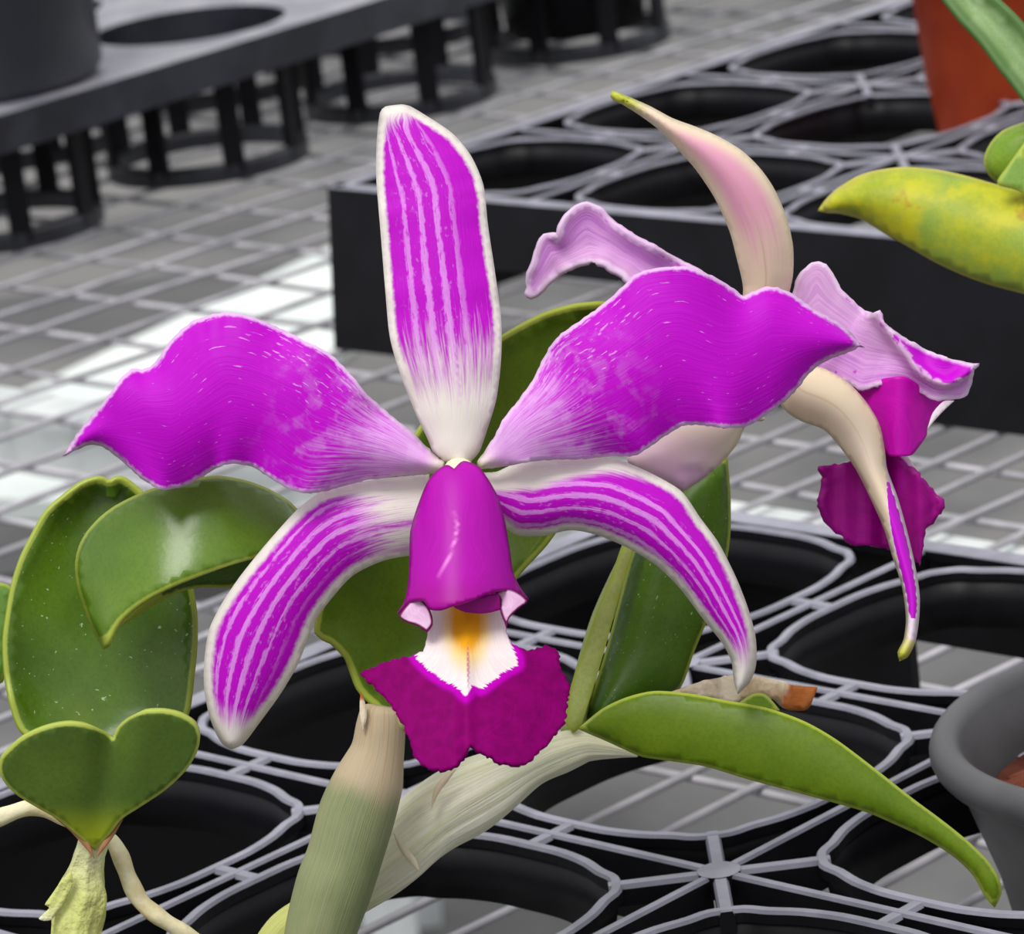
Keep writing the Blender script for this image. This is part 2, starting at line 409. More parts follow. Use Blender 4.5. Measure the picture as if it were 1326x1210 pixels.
def carry_tray(origin, yaw, i0, i1, j0, j1, label, arches, skip=()):
    t = thing('carry_tray', label, 'plant tray', (origin[0] * S, origin[1] * S, TZ), yaw, 'black square celled carry trays on the mesh bench')
    def put(nm, x, y, r=0, me=None):
        o = bpy.data.objects.new(nm, me or CM[nm]); C.objects.link(o); o.parent = t; o.location = (x * S, y * S, 0); o.rotation_euler = (0, 0, r); return o
    for i in range(i0, i1):
        for j in range(j0, j1):
            put('cell_rim', i + .5, j + .5); put('cell_collar', i + .5, j + .5)
    for i in range(i0, i1 + 1):
        for j in range(j0, j1 + 1):
            if i0 < i < i1 and j0 < j < j1: put('star_rib', i, j)
            if i < i1 and j0 < j < j1: put('grid_rib', i + .5, j)
            if j < j1 and i0 < i < i1: put('grid_rib', i, j + .5, math.pi / 2)
            if i < i1 and j0 < j < j1: put('cross_rib', i + .5, j, math.pi / 2)
            if j < j1 and i0 < i < i1: put('cross_rib', i, j + .5)
    # flat flange round the outside filling the gaps to the rims
    m = .012
    a0, a1, b0, b1 = i0 - m, i1 + m, j0 - m, j1 + m
    for nm, L, x, y, r in (('south', a1 - a0, a0, b0, 0), ('east', b1 - b0, a1, b0, 90), ('north', a1 - a0, a1, b1, 180), ('west', b1 - b0, a0, b1, 270)):
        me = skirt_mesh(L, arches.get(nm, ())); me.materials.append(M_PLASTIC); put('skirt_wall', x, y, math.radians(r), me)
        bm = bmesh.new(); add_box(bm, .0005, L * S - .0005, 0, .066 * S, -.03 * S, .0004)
        me = bm_mesh('top_flange', bm, bevel=.0004); sheen_dust(me); put('top_flange', x, y, math.radians(r), me)
    return t
YN, ON = .77011594, (.33012135, 8.70462437)
near = carry_tray(ON, YN, -2, 2, -2, 2, 'nearest black carry tray with square lattice cells, under the orchid plant', {'east': ((1.96, 3.15, .29),)})
YF, OF = .7668, (1.56, 15.56)
far = carry_tray(OF, YF, -1, 4, -4, 2, 'black carry tray behind the flowers whose plain side wall faces the camera', {'west': ((4.86, 5.2, .3), (.88, 2.05, .25)),})

# ------------------------------------------------------------------ round-holed tray with cages
UPL = 311.
c0 = on_plane(0, 300, BZ); c1 = on_plane(268, 212, BZ); c2 = on_plane(520, 133, BZ)
dr = (c2 - c0); dr[2] = 0; pitch = np.linalg.norm(dr) / 2; dr /= np.linalg.norm(dr); pn = np.array([-dr[1], dr[0], 0])
ang = math.atan2(dr[1], dr[0])
rt = thing('round_hole_tray', 'black tray with round holes and open slatted cages, at upper left', 'plant tray', tuple(c0), ang)
RH = .455 * S
HD = .67 * S
# deck
na, nb = 4, 2
margin = .56 * S
def deck():
    x0, x1, y0, y1 = -1.5 * pitch, (na - .15) * pitch, -margin, (nb - 1) * pitch + margin
    pts = []
    for t in np.linspace(0, 1, 40): pts.append((x0 + (x1 - x0) * t, y0 - .12 * S + .26 * S * t * t))
    pts += [(x1, y1), (x0, y1)]
    n = len(pts); vs = list(pts); ed = [(i, (i + 1) % n) for i in range(n)]
    holes = [(a * pitch, b * pitch) for a in range(-1, na) for b in range(nb)]
    for hx, hy in holes:
        s0 = len(vs)
        for k in range(40): vs.append((hx + RH * math.cos(k * math.pi / 20), hy + RH * math.sin(k * math.pi / 20)))
        ed += [(s0 + k, s0 + (k + 1) % 40) for k in range(40)]
    r = delaunay_2d_cdt([Vector(a) for a in vs], ed, [], 1, 1e-6)
    V = np.array([tuple(a) for a in r[0]]); fs = []
    for f in r[2]:
        cx, cy = V[list(f)].mean(0)
        if all(math.hypot(cx - hx, cy - hy) > RH * .995 for hx, hy in holes): fs.append(f)
    bm = bmesh.new(); bv = [bm.verts.new((a[0], a[1], HD)) for a in V]
    for f in fs:
        try: bm.faces.new([bv[i] for i in f])
        except ValueError: pass
    bmesh.ops.recalc_face_normals(bm, faces=bm.faces)
    if sum(f.normal.z for f in bm.faces) < 0: bmesh.ops.reverse_faces(bm, faces=bm.faces)
    r = bmesh.ops.extrude_face_region(bm, geom=list(bm.faces)); bmesh.ops.translate(bm, verts=[a for a in r['geom'] if isinstance(a, bmesh.types.BMVert)], vec=(0, 0, -.17 * S))
    bmesh.ops.delete(bm, geom=[v for v in bm.verts if not v.link_faces], context='VERTS')
    return bm_mesh('deck', bm), holes
dm, holes = deck()
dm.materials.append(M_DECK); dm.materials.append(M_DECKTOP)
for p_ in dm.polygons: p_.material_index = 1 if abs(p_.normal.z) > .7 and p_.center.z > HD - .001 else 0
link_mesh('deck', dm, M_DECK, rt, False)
NP = 8
bm = bmesh.new(); prism_path(bm, [(RH * 1.0 * math.cos(k * math.pi / 18), RH * 1.0 * math.sin(k * math.pi / 18)) for k in range(36)], .05 * S, 0, .085 * S, True); ring_me = bm_mesh('ring', bm); ring_me.materials.append(M_DECK)
bm = bmesh.new()
for f in (0,):
    add_box(bm, RH * .97, RH * 1.05, -.05 * S, .05 * S, .02 * S, HD - .15 * S)
post_me = bm_mesh('post', bm, bevel=.0006); post_me.materials.append(M_PLASTIC)
for hx, hy in holes:
    cg = bpy.data.objects.new('cage', None); C.objects.link(cg); cg.parent = rt; cg.location = (hx, hy, 0)
    r = bpy.data.objects.new('ring', ring_me); C.objects.link(r); r.parent = cg
    for k in range(NP):
        o = bpy.data.objects.new('post', post_me); C.objects.link(o); o.parent = cg; o.rotation_euler = (0, 0, k * 2 * math.pi / NP + .32)
# grey pot standing on the deck at far left
pc = c0 + np.array([0, 0, HD])
pot1 = thing('flower_pot', 'dark grey round plastic pot standing on the round hole tray', 'pot', tuple(pc))
RP = .575 * S
lathe('pot_wall', [(0, .0), (RP * .94, 0), (RP, .005), (RP * 1.03, .10), (RP * 1.10, .105), (RP * 1.12, .125), (RP * 1.05, .126), (RP * .97, .10), (RP * .93, .004), (0, .004)], M_POT, pot1, loc=tuple(pc))
# black pot sunk in the fourth cage, top centre
pc = c0 + dr * 3 * pitch
np_ = thing('flower_pot', 'black plastic pot sunk in the farthest cage of the round hole tray', 'pot', tuple(pc))
RN = .42 * S
lathe('pot_wall', [(0, .10 * S), (RN * .84, .10 * S), (RN * .98, .60 * S), (RN * 1.02, 1.5 * S), (RN * 1.1, 1.5 * S), (RN * 1.1, 1.58 * S), (RN * .96, 1.58 * S), (RN * .8, .14 * S), (0, .14 * S)], M_PLASTIC, np_, loc=tuple(pc))

# ------------------------------------------------------------------ orange pot in the far tray
pc = on_plane(1326, 103, TZ)
op = thing('flower_pot', 'orange terracotta coloured plastic pot standing in the far carry tray', 'pot', tuple(pc))
RO = .385 * S
lathe('pot_wall', [(0, -.45 * S), (RO * .88, -.45 * S), (RO * .90, -.43 * S), (RO * 1.18, 1.1 * S), (RO * 1.28, 1.12 * S), (RO * 1.28, 1.3 * S), (RO * 1.2, 1.3 * S), (RO * 1.1, 1.1 * S), (RO * .84, -.40 * S), (0, -.40 * S)], M_ORANGE, op, loc=tuple(pc))

# ------------------------------------------------------------------ grey bark pot at lower right
pcr = on_plane(1545, 945, TZ + .12 * S)
gp = thing('flower_pot', 'grey pot with thick rounded rim full of brown bark, lower right', 'pot', (pcr[0], pcr[1], BZ))
RG = .575 * S; rt_ = .036 * S
prof = [(0, -.66 * S), (RG * .62, -.66 * S), (RG * .66, -.62 * S), (RG * .78, -.28 * S), (RG * .87, -.12 * S), (RG * .91, -.05 * S)]
for k in range(0, 13):
    a = math.radians(-100 + k * 22); prof.append((RG - rt_ + rt_ * math.cos(a), rt_ * 1.15 * math.sin(a)))
prof += [(RG * .84, -.05 * S), (RG * .76, -.2 * S), (RG * .56, -.60 * S), (0, -.60 * S)]
lathe('pot_wall', prof, M_GREYPOT, gp, loc=tuple(pcr), sides=96)
def bark_bits(centre, radius, n, parent, m=M_BARK):
    mes = []
    for k in range(5):
        bm = bmesh.new(); bmesh.ops.create_icosphere(bm, subdivisions=1, radius=1)
        for v in bm.verts: v.co = Vector((v.co.x * 1.5, v.co.y * .9, v.co.z * .55)) * random.uniform(.75, 1.2)
        me = bm_mesh('bark_chip', bm); me.materials.append(m); mes.append(me)
    for k in range(n):
        r = radius * math.sqrt(random.random()); a = random.uniform(0, 6.28)
        o = bpy.data.objects.new('bark_chip', mes[k % 5]); C.objects.link(o); s = random.uniform(.0035, .0062)
        o.scale = (s, s, s); o.location = (centre[0] + r * math.cos(a), centre[1] + r * math.sin(a), centre[2] + random.uniform(-.003, .003))
        o.rotation_euler = (random.uniform(-.6, .6), random.uniform(-.6, .6), random.uniform(0, 6.28)); attach(o, parent)
lathe('potting_mix', [(0, -.12 * S), (RG * .79, -.12 * S), (RG * .72, -.3 * S), (0, -.3 * S)], M_BARK, gp, loc=tuple(pcr))
bark_bits((pcr[0], pcr[1], pcr[2] - .09 * S), RG * .74, 130, gp)
#PLANTS
# ------------------------------------------------------------------ plant materials
CREAM = (.86, .80, .72); LILAC = (.84, .33, .90); MAG = (.56, .0, .60)
def streaks(g, u, v, ku, kv, det=4, off=0.0): return g.noise(g.vec(u * ku + off, v * kv, off), 1.0, det, .6)
def sepal_mat(name, b=(.18, .42), t=(.90, .975), e=(7, 13), ns=6.0, ph=.3, amt=.85, win=(.10, .26, .62, .80), vtop=None, fade=.0, mid=.0):
    def f(g):
        u, v = g.uv(); ed = g.attr('edge')
        n1 = streaks(g, u, v, 9, 42); n2 = streaks(g, u, v, 48, 24, 3, 3.7); n3 = g.noise(g.obj(), 900, 2)
        core = g.step(b[0], b[1], u + (n1 - .5) * .45) * g.step(t[1], t[0], u + (n1 - .5) * .10) * g.step(e[0], e[1], ed + (n3 - .5) * 6)
        if vtop: core = core * g.step(vtop[0], vtop[1], v + (u * vtop[2]) + (n1 - .5) * .18)
        core = g.m('MAXIMUM', core, g.attr('mask') * g.step(.35, .6, n1 + .15) * g.step(2, 9, ed))
        line = g.sin((v + (n1 - .5) * .03) * (ns * 6.283) + ph) * .5 + .5
        w = g.step(win[0], win[1], v) * g.step(win[3], win[2], v)
        pale = g.step(.60, .80, line * .50 + n2 * .62 + (n1 - .5) * .5 - .05 + g.step(.22, .40, v) * g.step(.66, .52, v) * mid + (1.0 - u) * fade) * w * amt
        pale = g.m('MAXIMUM', pale, g.step(.58, .70, n2) * .5 * w)
        col = g.mix(pale, MAG, LILAC)
        col = g.mix(g.step(.3, .75, n2) * .25, col, (.40, .0, .46))
        return g.mix(core, g.mix(g.step(.35, .7, n1) * .25, CREAM, (.86, .72, .84)), col)
    return mat(name, f, .5, .18, lambda g: (streaks(g, *g.uv(), 14, 60), .25, .0006), trans=.10)
def petal_mat(name, b=(.06, .34)):
    def f(g):
        u, v = g.uv(); ed = g.attr('edge')
        n1 = streaks(g, u, v, 7, 40); n2 = streaks(g, u, v, 30, 48, 3, 2.2); n3 = g.noise(g.obj(), 1100, 2)
        whit = g.step(b[1], b[0], u + (n1 - .5) * .55 + (n2 - .5) * .16) * .82
        whit = g.m('MAXIMUM', whit, g.step(.68, .75, n2 + g.attr('mask') * .12) * .58)
        col = g.mix(whit, g.mix(g.step(.2, .8, n1), (.50, .0, .56), (.60, .0, .64)), (.86, .50, .90))
        vein = g.step(.56, .72, g.noise(g.vec(u * 2.0, v * 70, 0.3), 1, 2)) * .12
        blot = g.step(.50, .66, g.noise(g.obj(), 260, 4)) * g.step(.55, .18, u + (n1 - .5) * .3) * .32
        col = g.mix(blot, col, (.86, .52, .90))
        col = g.mix(vein, col, (.72, .06, .76))
        rim = g.step(6.5, 2.0, ed + (n3 - .5) * 6.0)
        col = g.mix(rim * .80, col, (.86, .60, .88))
        return g.mix(g.step(.07, .0, u), col, (.86, .80, .70))
    return mat(name, f, .5, .16, lambda g: (streaks(g, *g.uv(), 6, 60), .22, .0005), trans=.10)
def leaf_mat(name, a, b, edge_col=(.42, .50, .06), e=(1.5, 5), rough=.40, spec=.26, fleck=0, rib=0, base=None, blotch=None):
    def f(g):
        u, v = g.uv(); ed = g.attr('edge'); n = g.noise(g.obj(), 70, 5); n2 = g.noise(g.obj(), 1500, 2)
        col = g.mix(g.step(.3, .7, n), a, b); col = g.mix(g.step(.4, .7, n2) * .25, col, tuple(c * .6 for c in a))
        if blotch: col = g.mix(g.step(.40, .62, g.noise(g.obj(), 75, 6, .65)), col, blotch[0]); col = g.mix(g.step(.61, .70, g.noise(g.obj(), 130, 4)) * .65, col, blotch[1])
        if rib: col = g.mix(g.step(.13, .0, g.m('ABSOLUTE', v - .5)) * g.step(.75, .98, u * 0 + 1 - u * .9) * rib, col, (.26, .36, .02))
        if base: col = g.mix(g.step(base[1], base[0], u), col, base[2])
        if fleck:
            x = g.noise(g.vec(u * 14 + n * 2, v * 22, 5.1), 1.6, 2, .5); y = g.noise(g.vec(u * 60, v * 34, 1.1), 1, 2)
            col = g.mix(g.step(.67, .70, y) * g.step(.48, .54, x) * fleck, col, (.42, .52, .30))
        return g.mix(g.step(e[1], e[0], ed + (n2 - .5) * 1.5) * .85, col, edge_col)
    return mat(name, f, rough, spec, lambda g: (g.noise(g.obj(), 500, 3), .12, .0004), trans=.05)
M_DORSAL = sepal_mat('striped_dorsal_sepal', mid=.04, b=(.14, .42), t=(.935, .99), ns=6.6, ph=-1.9, fade=.12)
M_LATL = sepal_mat('striped_left_sepal', b=(.10, .30), t=(.87, .96), ns=6.5, ph=.4, amt=.9, mid=.11, win=(-.1, .05, .70, .85), vtop=(.34, .46, 1.1), e=(7, 15))
M_LATR = sepal_mat('striped_right_sepal', b=(-.2, -.02), t=(.84, .95), ns=6.0, ph=1.0, amt=.9, mid=.10, win=(.2, .35, .85, 1.1), vtop=(.46, .60, 1.05), e=(6, 13), fade=.05)
M_PETAL = petal_mat('magenta_petal')
def lip_back(g):
    u, v = g.uv(); n = streaks(g, u, v, 3, 30)
    c = g.mix(g.step(.3, .7, n), (.42, .0, .38), (.50, .0, .44))
    c = g.mix(g.step(.72, 1.0, u), c, (.40, .0, .30))
    c = g.mix(g.step(4.0, 1.5, g.attr('edge')) * .5, c, (.25, .0, .14))
    return g.mix(g.attr('mask'), c, (.90, .25, .75))
M_HOOD = mat('magenta_lip_tube', lip_back, .42, .2, trans=.08)
def lobe(g):
    u, v = g.uv(); n = g.noise(g.vec(u * 3, v * 60, 0), 1, 3); n3 = g.noise(g.obj(), 500, 3)
    k = g.attr('mask')                       # 1 in the pale throat, 0 in the purple blade
    base = g.mix(g.step(.3, .7, n3), (.20, .0, .11), (.26, .0, .145))
    base = g.mix(g.step(.0, .34, k) * .9, base, (.56, .0, .52))
    pale = g.mix(g.step(.25, .75, n), (.86, .70, .74), (.90, .84, .80))
    yel = g.attr('yellow') + (n - .5) * .35
    pale = g.mix(g.step(.10, .55, yel), pale, (.90, .66, .30))
    pale = g.mix(g.step(.45, .80, yel), pale, (.88, .40, .01))
    col = g.mix(g.step(.46, .54, k + (n - .5) * .55), base, pale)
    return g.mix(g.step(.5, .9, g.attr('crease')) * .7, col, (.45, .05, .20))
M_LOBE = mat('crimson_purple_lip', lobe, .6, .04, lambda g: (streaks(g, *g.uv(), 3, 60), .25, .0006), trans=.08)
M_INNER = mat('lilac_lip_lining', lambda g: g.mix(g.step(3.5, 1.0, g.attr('edge')), g.mix(g.step(.3, .7, streaks(g, *g.uv(), 3, 20)), (.66, .34, .60), (.74, .52, .68)), (.16, .0, .08)), .5, .2)
M_FLAP = mat('shaded_magenta_flap', mottled((.26, .0, .18), (.34, .0, .24), 200), .5, .2)  # shade on the inner lobe put into a darker magenta
def backsep(a, b, tipc=(.55, .58, .05), w=(.86, .97), crease=.5, pinkw=.8):
    def f(g):
        u, v = g.uv(); ed = g.attr('edge'); n = streaks(g, u, v, 3, 16)
        p = g.step(3, 22, ed) * g.step(.10, .4, u + (n - .5) * .3) * pinkw
        c = g.mix(p, a, b); c = g.mix(g.step(.035, .0, g.m('ABSOLUTE', v - crease)) * g.step(.6, .2, u) * .4, c, (.60, .42, .20))
        return g.mix(g.step(w[0], w[1], u), c, tipc)
    return f
M_BACK = mat('cream_pink_sepal_back', backsep((.90, .74, .52), (.86, .40, .54), pinkw=1.0, w=(.84, .95), crease=.48), .45, .25, trans=.08)
def fs(g):
    c = backsep((.84, .70, .48), (.85, .66, .58), (.62, .62, .06), (.90, .985), .5, .6)(g)
    c = g.mix(g.step(.45, .55, g.attr('inner')), c, (.88, .74, .84))
    return g.mix(g.step(.45, .55, g.attr('mask')), c, (.58, .0, .62))
M_FRONT2 = mat('cream_sepal_with_magenta_face', fs, .45, .25, trans=.08)
def p2(g):
    u, v = g.uv(); n = streaks(g, u, v, 4, 22); n2 = g.noise(g.obj(), 500, 3); ed = g.attr('edge')
    c = g.mix(g.step(.3, .7, n), (.58, .20, .64), (.76, .38, .76))
    c = g.mix(g.attr('pale') * .5, c, (.82, .60, .74))
    c = g.mix(g.step(.45, .6, g.attr('mask') + (n2 - .5) * .7), c, (.58, .0, .62))
    return g.mix(g.step(7, 1.5, ed + (n2 - .5) * 6) * .8, c, (.86, .66, .86))
M_PETAL2 = mat('lilac_petal_back', p2, .45, .2, lambda g: (streaks(g, *g.uv(), 5, 40), .25, .0006), trans=.1)
M_LIP2 = mat('deep_magenta_lip', lambda g: g.mix(g.step(.3, .7, streaks(g, *g.uv(), 4, 20)), g.mix(g.step(.3, .8, g.attr('mask')), (.27, .0, .18), (.50, .0, .38)), g.mix(g.step(.3, .8, g.attr('mask')), (.34, .0, .22), (.62, .0, .44))), .45, .2)
M_WHITE = mat('pale_lip_margin', (.86, .72, .80), .5, .2)
M_LEAF = leaf_mat('green_leaf', (.085, .165, .004), (.13, .23, .006))
M_LEAFD = leaf_mat('dark_green_leaf', (.050, .115, .004), (.080, .17, .006), fleck=.8, rib=.0)
M_OVAL = leaf_mat('dark_oval_leaf', (.060, .130, .004), (.095, .19, .006), fleck=1.0, rib=.5, rough=.32, spec=.45)
M_CURL = leaf_mat('glossy_curled_leaf', (.080, .17, .004), (.12, .22, .005), rough=.30, spec=.55)
M_HEART = leaf_mat('grey_green_leaf_underside', (.075, .135, .018), (.11, .18, .020), rough=.5, base=(.08, .34, (.26, .32, .01)), edge_col=(.50, .58, .10))
M_PALELEAF = leaf_mat('pale_leaf_underside', (.36, .42, .10), (.44, .50, .14), rough=.5)
M_YOUNG = leaf_mat('mid_green_leaf', (.10, .24, .03), (.16, .30, .05), fleck=.5)
M_MOTTLED = leaf_mat('yellowing_mottled_leaf', (.36, .42, .02), (.30, .42, .06), edge_col=(.60, .56, .10), blotch=((.56, .54, .02), (.42, .20, .02)), rough=.45)
M_STRAP = leaf_mat('grey_green_strap_leaf', (.24, .38, .15), (.34, .48, .22), edge_col=(.07, .16, .03), e=(4, 14))
M_LIME = leaf_mat('lime_green_leaf', (.16, .30, .02), (.24, .38, .03), edge_col=(.45, .50, .08))
def bulb(g):
    u, v = g.uv(); n = streaks(g, u, v, 2.5, 70); m = g.noise(g.obj(), 60, 4); s = g.noise(g.vec(u * 1.0, v * 220, 0), 1, 2)
    c = g.mix(g.step(.3, .7, m), (.145, .20, .075), (.24, .28, .13)); c = g.mix(g.step(.45, .75, s) * .30, c, (.50, .48, .30))
    c = g.mix(g.step(.40, .65, n) * .28, c, (.42, .36, .18))
    c = g.mix(g.step(.70, .80, u + (m - .5) * .12 + (n - .5) * .06), c, (.52, .42, .27))
    return g.mix(g.step(.52, .66, n) * g.step(.62, .9, u) * .6, c, (.40, .17, .06))
M_BULB = mat('grey_green_pseudobulb', bulb, .5, .3, lambda g: (g.noise(g.vec(g.uv()[0] * 1.0, g.uv()[1] * 190, 0), 1, 2), .35, .0005))
def paper(yel):
    def f(g):
        u, v = g.uv(); n = streaks(g, u, v, 2.5, 26); m = g.noise(g.obj(), 90, 4)
        c = g.mix(g.step(.3, .7, n), (.95, .92, .76), (.78, .78, .46)); c = g.mix(g.step(.45, .7, m) * .5, c, (.78, .72, .58))
        return g.mix(g.step(yel[1], yel[0], u) * .75, c, (.52, .56, .07))
    return f
M_PAPER = mat('papery_cream_sheath', paper((.18, .42)), .7, .2, lambda g: (streaks(g, *g.uv(), 3, 30), .4, .0014))
M_PAPER2 = mat('crinkled_yellow_sheath', paper((.6, 1.2)), .7, .2, lambda g: (g.noise(g.obj(), 260, 4), .8, .0020))
M_PAPERD = mat('dry_brown_sheath', lambda g: g.mix(g.step(.72, .86, g.uv()[0] + (g.noise(g.obj(), 130, 4) - .5) * .35), g.mix(g.step(.4, .65, g.noise(g.obj(), 160, 5)), (.86, .74, .56), (.66, .50, .32)), (.42, .13, .03)), .7, .2, lambda g: (g.noise(g.obj(), 300, 4), .6, .0012))
M_ROOT = mat('cream_root', mottled((.66, .56, .30), (.80, .74, .50), 160), .6, .25, lambda g: (g.noise(g.obj(), 350, 4), .5, .001))
M_BROWNEDGE = mat('brown_sheath_edge', (.36, .17, .08), .7, .2)
M_CLAY = mat('clay_pot', mottled((.05, .05, .055), (.08, .08, .085), 30), .5, .4)

# ------------------------------------------------------------------ orchid
root_at = on_plane(440, 1420, TZ - .1 * S)
orchid = thing('orchid_plant', 'magenta and white flowering orchid with green leaves, in the foreground', 'orchid', tuple(root_at))
def part(name, loc_px, cm, parent, label=None):
    o = bpy.data.objects.new(name, None); C.objects.link(o); o.empty_display_size = .01; o.location = P(*loc_px, cm); attach(o, parent)
    o.matrix_basis = Matrix.Translation(P(*loc_px, cm)); 
    if label: o['label'] = label
    return o
fa = part('flower', (595, 600), .3, orchid, 'large open magenta flower facing the viewer')
cup = lambda c, a: a * (2 * c.v - 1) ** 2
# dorsal sepal
ds = sheet('sepal', [(590, 606), (574, 600), (561, 587), (555, 572), (537, 533), (520, 490), (505, 438), (499, 378), (492, 292), (487, 227), (488, 180), (492, 146), (499, 138), (520, 135)],
      [(604, 606), (612, 596), (621, 585), (632, 554), (643, 516), (649, 464), (649, 412), (641, 352), (632, 292), (626, 240), (610, 202), (585, 172), (546, 146), (530, 137), (520, 135)],
      lambda c: .35 + 1.1 * c.u ** 2 + cup(c, .25) + .05 * nz(c.u * 14) * abs(2 * c.v - 1), M_DORSAL, fa, 6,
      paint=lambda c: np.exp(-((c.v - .56) / .022) ** 2) * np.clip((c.u - .15) * 8, 0, 1))
ds['label'] = 'upright striped magenta sepal with white edge'
# lateral sepals
lsl = sheet('sepal', [(556, 614), (495, 620), (444, 629), (411, 640), (385, 660), (360, 687), (335, 716), (309, 749), (287, 782), (271, 815), (265, 851), (264, 887), (270, 924), (280, 951), (289, 965), (300, 971)],
      [(560, 716), (529, 720), (495, 727), (458, 745), (433, 771), (411, 800), (400, 825), (385, 862), (364, 898), (335, 938), (315, 964), (300, 971)],
      lambda c: .65 + .5 * c.u - 1.0 * c.u * (1 - c.u) + cup(c, .35), M_LATL, fa, 6,
      mid=[(575, 655), (520, 668), (440, 700), (380, 770), (330, 850), (302, 925), (298, 970)],
      paint=lambda c: np.exp(-((c.v - .60) / .05) ** 2) * np.clip((.4 - c.u) * 5, 0, 1) * np.clip(c.u * 12, 0, 1) + np.exp(-((c.v - .92) / .05) ** 2) * np.clip((.3 - c.u) * 5, 0, 1) * .8)
lsl['label'] = 'lower left striped sepal, drooping'
lsr = sheet('sepal', [(625, 612), (643, 611), (672, 599), (720, 595), (782, 593), (811, 599), (849, 616), (883, 637), (907, 671), (931, 704), (955, 752), (971, 795), (979, 829), (979, 862), (971, 884), (955, 900)],
      [(630, 660), (657, 686), (672, 694), (705, 694), (739, 687), (772, 693), (811, 709), (849, 732), (880, 762), (911, 803), (935, 833), (947, 857), (950, 881), (955, 900)],
      lambda c: .65 + .2 * c.u - .9 * c.u * (1 - c.u) + cup(c, .35) + .25 * np.clip((c.v - .8) * 5, 0, 1) * (1 - c.u), M_LATR, fa, 6,
      mid=[(615, 640), (700, 640), (790, 642), (850, 672), (905, 735), (945, 810), (960, 870), (957, 900)],
      paint=lambda c: np.exp(-((c.v - .52) / .05) ** 2) * np.clip((.55 - c.u) * 4, 0, 1) * np.clip(c.u * 12, 0, 1) + np.exp(-((c.v - .84) / .06) ** 2) * np.clip((.5 - c.u) * 5, 0, 1) * np.clip(c.u * 9, 0, 1))
lsr['label'] = 'lower right striped sepal with rolled pale rim'
# petals
pl = sheet('petal', [(578, 598), (565, 590), (528, 555), (483, 518), (451, 482), (426, 457), (394, 441), (345, 417), (304, 405), (280, 406), (251, 415), (227, 434), (211, 455), (198, 472), (184, 479), (170, 478), (156, 490), (145, 506), (125, 531), (105, 555), (91, 575), (85, 588)],
      [(576, 612), (549, 615), (508, 618), (467, 624), (427, 635), (398, 639), (374, 633), (353, 622), (337, 611), (321, 603), (300, 601), (280, 607), (255, 622), (231, 632), (211, 635), (198, 630), (178, 616), (158, 598), (137, 582), (121, 576), (101, 582), (85, 588)],
      lambda c: .25 + .5 * c.u - 1.3 * c.u * (1 - c.u) + cup(c, .3) + .30 * nz(c.u * 11, 1) * abs(2 * c.v - 1) ** 2, M_PETAL, fa, 6, jag=.8, mid=[(577, 605), (480, 580), (380, 535), (280, 515), (180, 540), (85, 588)],
      paint=lambda c: np.clip(1 - c.v * 1.9, 0, 1) * np.clip((.72 - c.u) * 3, 0, 1) * 1.3)
pl['label'] = 'left magenta petal with ruffled edge'
pr = sheet('petal', [(618, 598), (636, 572), (653, 541), (672, 517), (689, 493), (703, 465), (720, 438), (753, 414), (782, 393), (806, 371), (825, 354), (849, 348), (878, 345), (897, 347), (926, 359), (950, 374), (963, 383), (979, 376), (998, 371), (1022, 378), (1050, 397), (1079, 414), (1103, 431), (1115, 447)],
      [(618, 608), (643, 606), (696, 597), (753, 595), (792, 591), (820, 591), (840, 580), (864, 563), (887, 551), (916, 552), (945, 555), (969, 551), (998, 534), (1022, 515), (1041, 493), (1055, 477), (1074, 466), (1103, 455), (1115, 447)],
      lambda c: .25 + .5 * c.u - 1.3 * c.u * (1 - c.u) + cup(c, .3) + .30 * nz(c.u * 11, 4) * abs(2 * c.v - 1) ** 2, M_PETAL, fa, 6, jag=.8, mid=[(618, 603), (710, 545), (800, 490), (900, 450), (1000, 440), (1115, 447)],
      paint=lambda c: np.clip(1 - c.v * 1.7, 0, 1) * np.clip((.62 - c.u) * 4, 0, 1) * 1.4)
pr['label'] = 'right magenta petal with ruffled edge'
# lip
lip = part('lip', (600, 760), -1, fa, 'magenta lip with yellow and white throat')
hood = sheet('lip_tube', [(588, 607), (578, 602), (563, 612), (552, 627), (539, 660), (531, 690), (530, 727), (528, 757), (523, 780), (514, 795), (531, 780), (548, 778), (555, 789), (570, 791), (589, 784)],
      [(588, 607), (600, 597), (619, 604), (633, 622), (646, 646), (654, 675), (660, 709), (665, 742), (674, 761), (685, 777), (671, 769), (652, 765), (633, 769), (615, 776), (589, 784)],
      lambda c: -.15 - 1.5 * np.sqrt(np.clip(1 - (np.clip((c.x - 595) / np.polyval(np.polyfit([597, 660, 740, 800], [45, 64, 76, 92], 2), c.y), -1, 1)) ** 2, 0, 1)) * (.25 + .85 * np.clip((c.y - 597) / 185, 0, 1) ** .7), M_HOOD, lip, 4.5, thick=.7,
      mid=[(590, 600), (592, 690), (590, 786)],
      paint=lambda c: np.exp(-(seg_dist(np.stack([c.x, c.y], -1), catmull([(586, 663), (592, 676), (589, 700), (580, 725), (568, 749)], 4))[0] / 1.3) ** 2))
lobe_cols = [(560, 778), (553, 800), (553, 817), (551, 838), (537, 848), (514, 853), (485, 863), (467, 873), (485, 891), (503, 910), (520, 936), (528, 954), (535, 977), (548, 991), (570, 997), (589, 991), (600, 977), (609, 966)]
lobe_colr = [(650, 764), (654, 802), (656, 817), (663, 835), (686, 842), (708, 836), (724, 845), (726, 865), (737, 887), (735, 913), (730, 939), (712, 960), (700, 974), (678, 991), (656, 990), (630, 978), (619, 972), (609, 966)]
